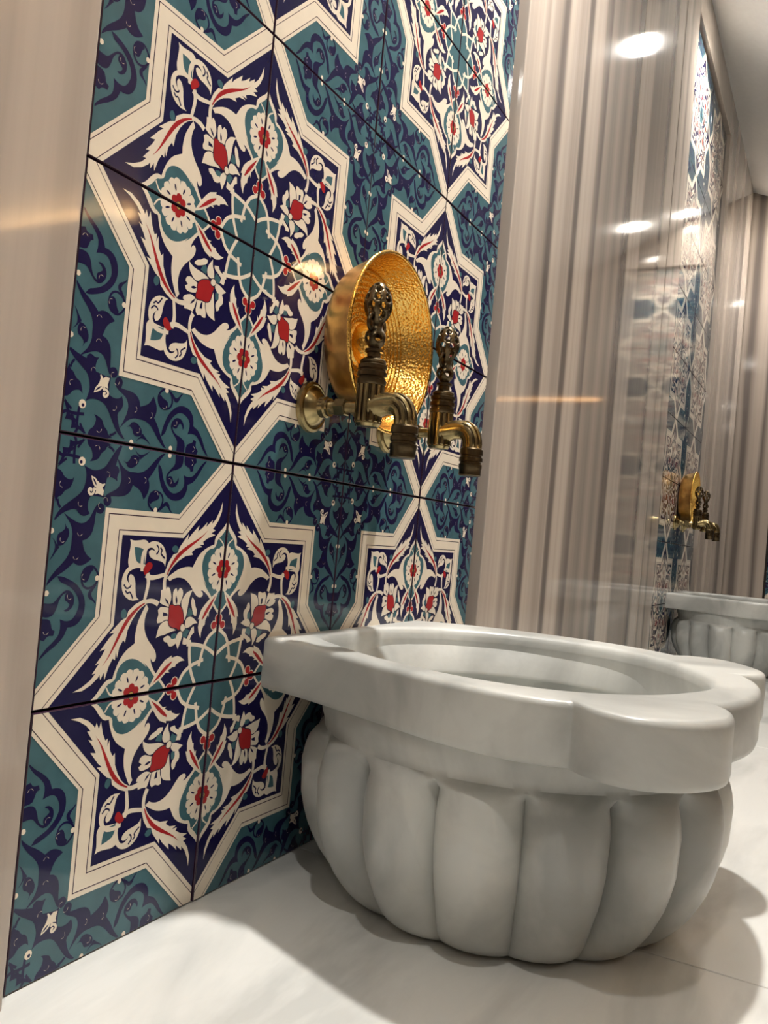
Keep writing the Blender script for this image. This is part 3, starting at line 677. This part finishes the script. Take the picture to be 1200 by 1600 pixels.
# ------------------------------------------------------------------ brass hammam bowl hung on the tiles
def build_bowl():
    root = empty('brass_bowl', (0, 0, 0))                            # origin: middle of its back, on the wall
    R = .49 * T; dp = .25 * T
    def seg(r0, h0, r1, h1, n): return [(r0 + (r1 - r0) * k / n, h0 + (h1 - h0) * k / n) for k in range(n)]
    out = [(.0008, .004), (.60 * R, .004), (.74 * R, .006), (.82 * R, .011), (.875 * R, .019), (.91 * R, .029), (.94 * R, .040), (.965 * R, dp - .003), (.985 * R, dp)]
    link('outer_shell', lathe('outer_shell', out, 'Y', segs=96, cap=False), GOLD_OUT, root)
    inn = [(.965 * R, dp - .0005), (.94 * R, .042), (.90 * R, .031), (.86 * R, .0225)]
    r = .83 * R
    h = .0165
    while r > .30 * R:                                               # stepped, beaded rings down to the boss
        inn += [(r, h), (r - .010 * R, h + .0020), (r - .034 * R, h + .0020), (r - .044 * R, h - .0002)]
        r -= .058 * R; h = max(.0068, h - .0016)
    inn += [(.27 * R, .0068), (.25 * R, .0095), (.235 * R, .0105), (.22 * R, .0095)]
    link('inner_shell', lathe('inner_shell', inn, 'Y', segs=96, cap=False), GOLD_IN, root)
    boss = [(.235 * R * math.cos(a * math.pi / 16), .0085 + .023 * math.sin(a * math.pi / 16)) for a in range(0, 8)] + [(.0008, .0316)]
    link('boss', lathe('boss', boss, 'Y', segs=48, cap=False), GOLD_IN, root)
    # rolled rim with a twisted edge
    rows = []
    for k in range(192):
        a = 2 * math.pi * k / 192; row = []
        for q_ in range(10):
            b = 2 * math.pi * q_ / 10; rr = .0022 * (1 + .14 * math.sin(a * 70 + b * 2))
            rad = .985 * R + rr * math.cos(b)
            row.append((rad * math.cos(a), -dp - rr * math.sin(b), rad * math.sin(a)))
        rows.append(row)
    rows.append(rows[0])
    link('rim', grid_mesh('rim', rows), GOLD_IN, root)
    # ring of punched beads
    for rad, hh, cnt in ((.875 * R, .0262, 64),):
        vs, fs = [], []
        for k in range(cnt):
            a = 2 * math.pi * k / cnt
            c = Vector((rad * math.cos(a), -hh, rad * math.sin(a))); b0 = len(vs); s = .0017
            vs += [c + Vector(d) * s for d in ((1, 0, 0), (-1, 0, 0), (0, 1, 0), (0, -1, 0), (0, 0, 1), (0, 0, -1))]
            fs += [(b0 + i_, b0 + j_, b0 + k_) for i_, j_, k_ in ((0, 2, 4), (2, 1, 4), (1, 3, 4), (3, 0, 4), (2, 0, 5), (1, 2, 5), (3, 1, 5), (0, 3, 5))]
        bd = link('bead_ring', mesh('bead_ring', vs, fs, True), GOLD_IN, root); bd['kind'] = 'stuff'
    return root
bowl = build_bowl(); bowl.location = W(.98, 0, 1.78)
tag(bowl, 'shiny gold brass bowl hung on blue tiles between the two nearer taps', 'bowl', 'brass bowls')
bw2 = copy_tree(bowl); bw2.location = W(12.32, 0, 1.78)
tag(bw2, 'tiny far brass bowl hung on tiles above the second basin', 'bowl', 'brass bowls')

# ------------------------------------------------------------------ lamps
LENS = emitter('lamp_lens', (1, .93, .82), 60)
RINGM = plain('lamp_ring', (.7, .68, .64), rough=.3, metal=.6)
def downlight(x, y, label, power=1.0):
    z = ceil_z(y)
    root = empty('downlight', W(x, y, z)); tag(root, label, 'lamp', 'ceiling downlights')
    slope = math.atan2(ceil_z(y + .05) - ceil_z(y - .05), .1); root.rotation_euler = (slope, 0, 0)
    link('ring', lathe('ring', [(.034, -.0005), (.046, 0.0005), (.048, -.004), (.044, -.007), (.036, -.006), (.033, -.002)], 'Z', segs=40, cap=False), RINGM, root)
    link('lens', lathe('lens', [(.002, -.0035), (.034, -.0035), (.034, -.001), (.002, -.001)], 'Z', segs=32), LENS, root)
    ld = bpy.data.lights.new('downlight_beam', 'SPOT'); ld.energy = LAMP_W * power; ld.color = LAMP_COL
    ld.spot_size = math.radians(130); ld.spot_blend = .8; ld.shadow_soft_size = .035
    lo = bpy.data.objects.new('downlight_beam', ld); COL.objects.link(lo); lo.parent = root; lo.location = (0, 0, -.012)
downlight(2.4, -1.45, 'ceiling downlight above the striped slab beside the first basin', 2.9)
downlight(11.04, -1.17, 'ceiling downlight reflected near the top of the striped marble slab', .75)
downlight(17.7, -2.6, 'ceiling downlight near the far end wall, the one further from the tiled wall', .55)
downlight(18.4, -1.45, 'ceiling downlight in the far corner beside the tiled wall', .12)
for i, (x, y) in enumerate(((-4.2, -3.0), (-5.0, -8.0), (-9.5, -3.5))):  # unseen fill lamps, added to brighten what faces the camera
    downlight(x, y, 'added fill downlight behind the viewer, ' + ('closest to the left marble slab', 'over the opposite wall', 'at the very back of the room')[i], (.42, .10, .06)[i])
# half-height partition with a warm strip along its top, seen mirrored in the left slab
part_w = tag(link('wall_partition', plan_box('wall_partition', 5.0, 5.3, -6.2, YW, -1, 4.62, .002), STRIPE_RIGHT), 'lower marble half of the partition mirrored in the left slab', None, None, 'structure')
part_u = tag(link('wall_partition', plan_box('wall_partition', 5.3, 5.6, -6.2, YW, -1, CEIL1 + .05, .002), PAINT), 'recessed pale upper half of the partition behind the light strip', None, None, 'structure')
STRIP = emitter('warm_strip', (1.0, .60, .26), COVE)
cove = link('light_strip', plan_box('light_strip', 5.16, 5.24, -6.25, YW + .1, 4.62, 4.68), STRIP)
tag(cove, 'warm orange light strip on the partition ledge, mirrored in the pale left slab', 'light strip')
STRIP2 = emitter('faint_warm_strip', (1.0, .55, .24), COVE * .03)
cove2 = link('light_strip', plan_box('light_strip', XR - .12, XR - .07, -3.4, -6.4, 4.62, 4.70), STRIP2)
tag(cove2, 'short faint warm light strip mirrored as an orange line in striped marble', 'light strip')
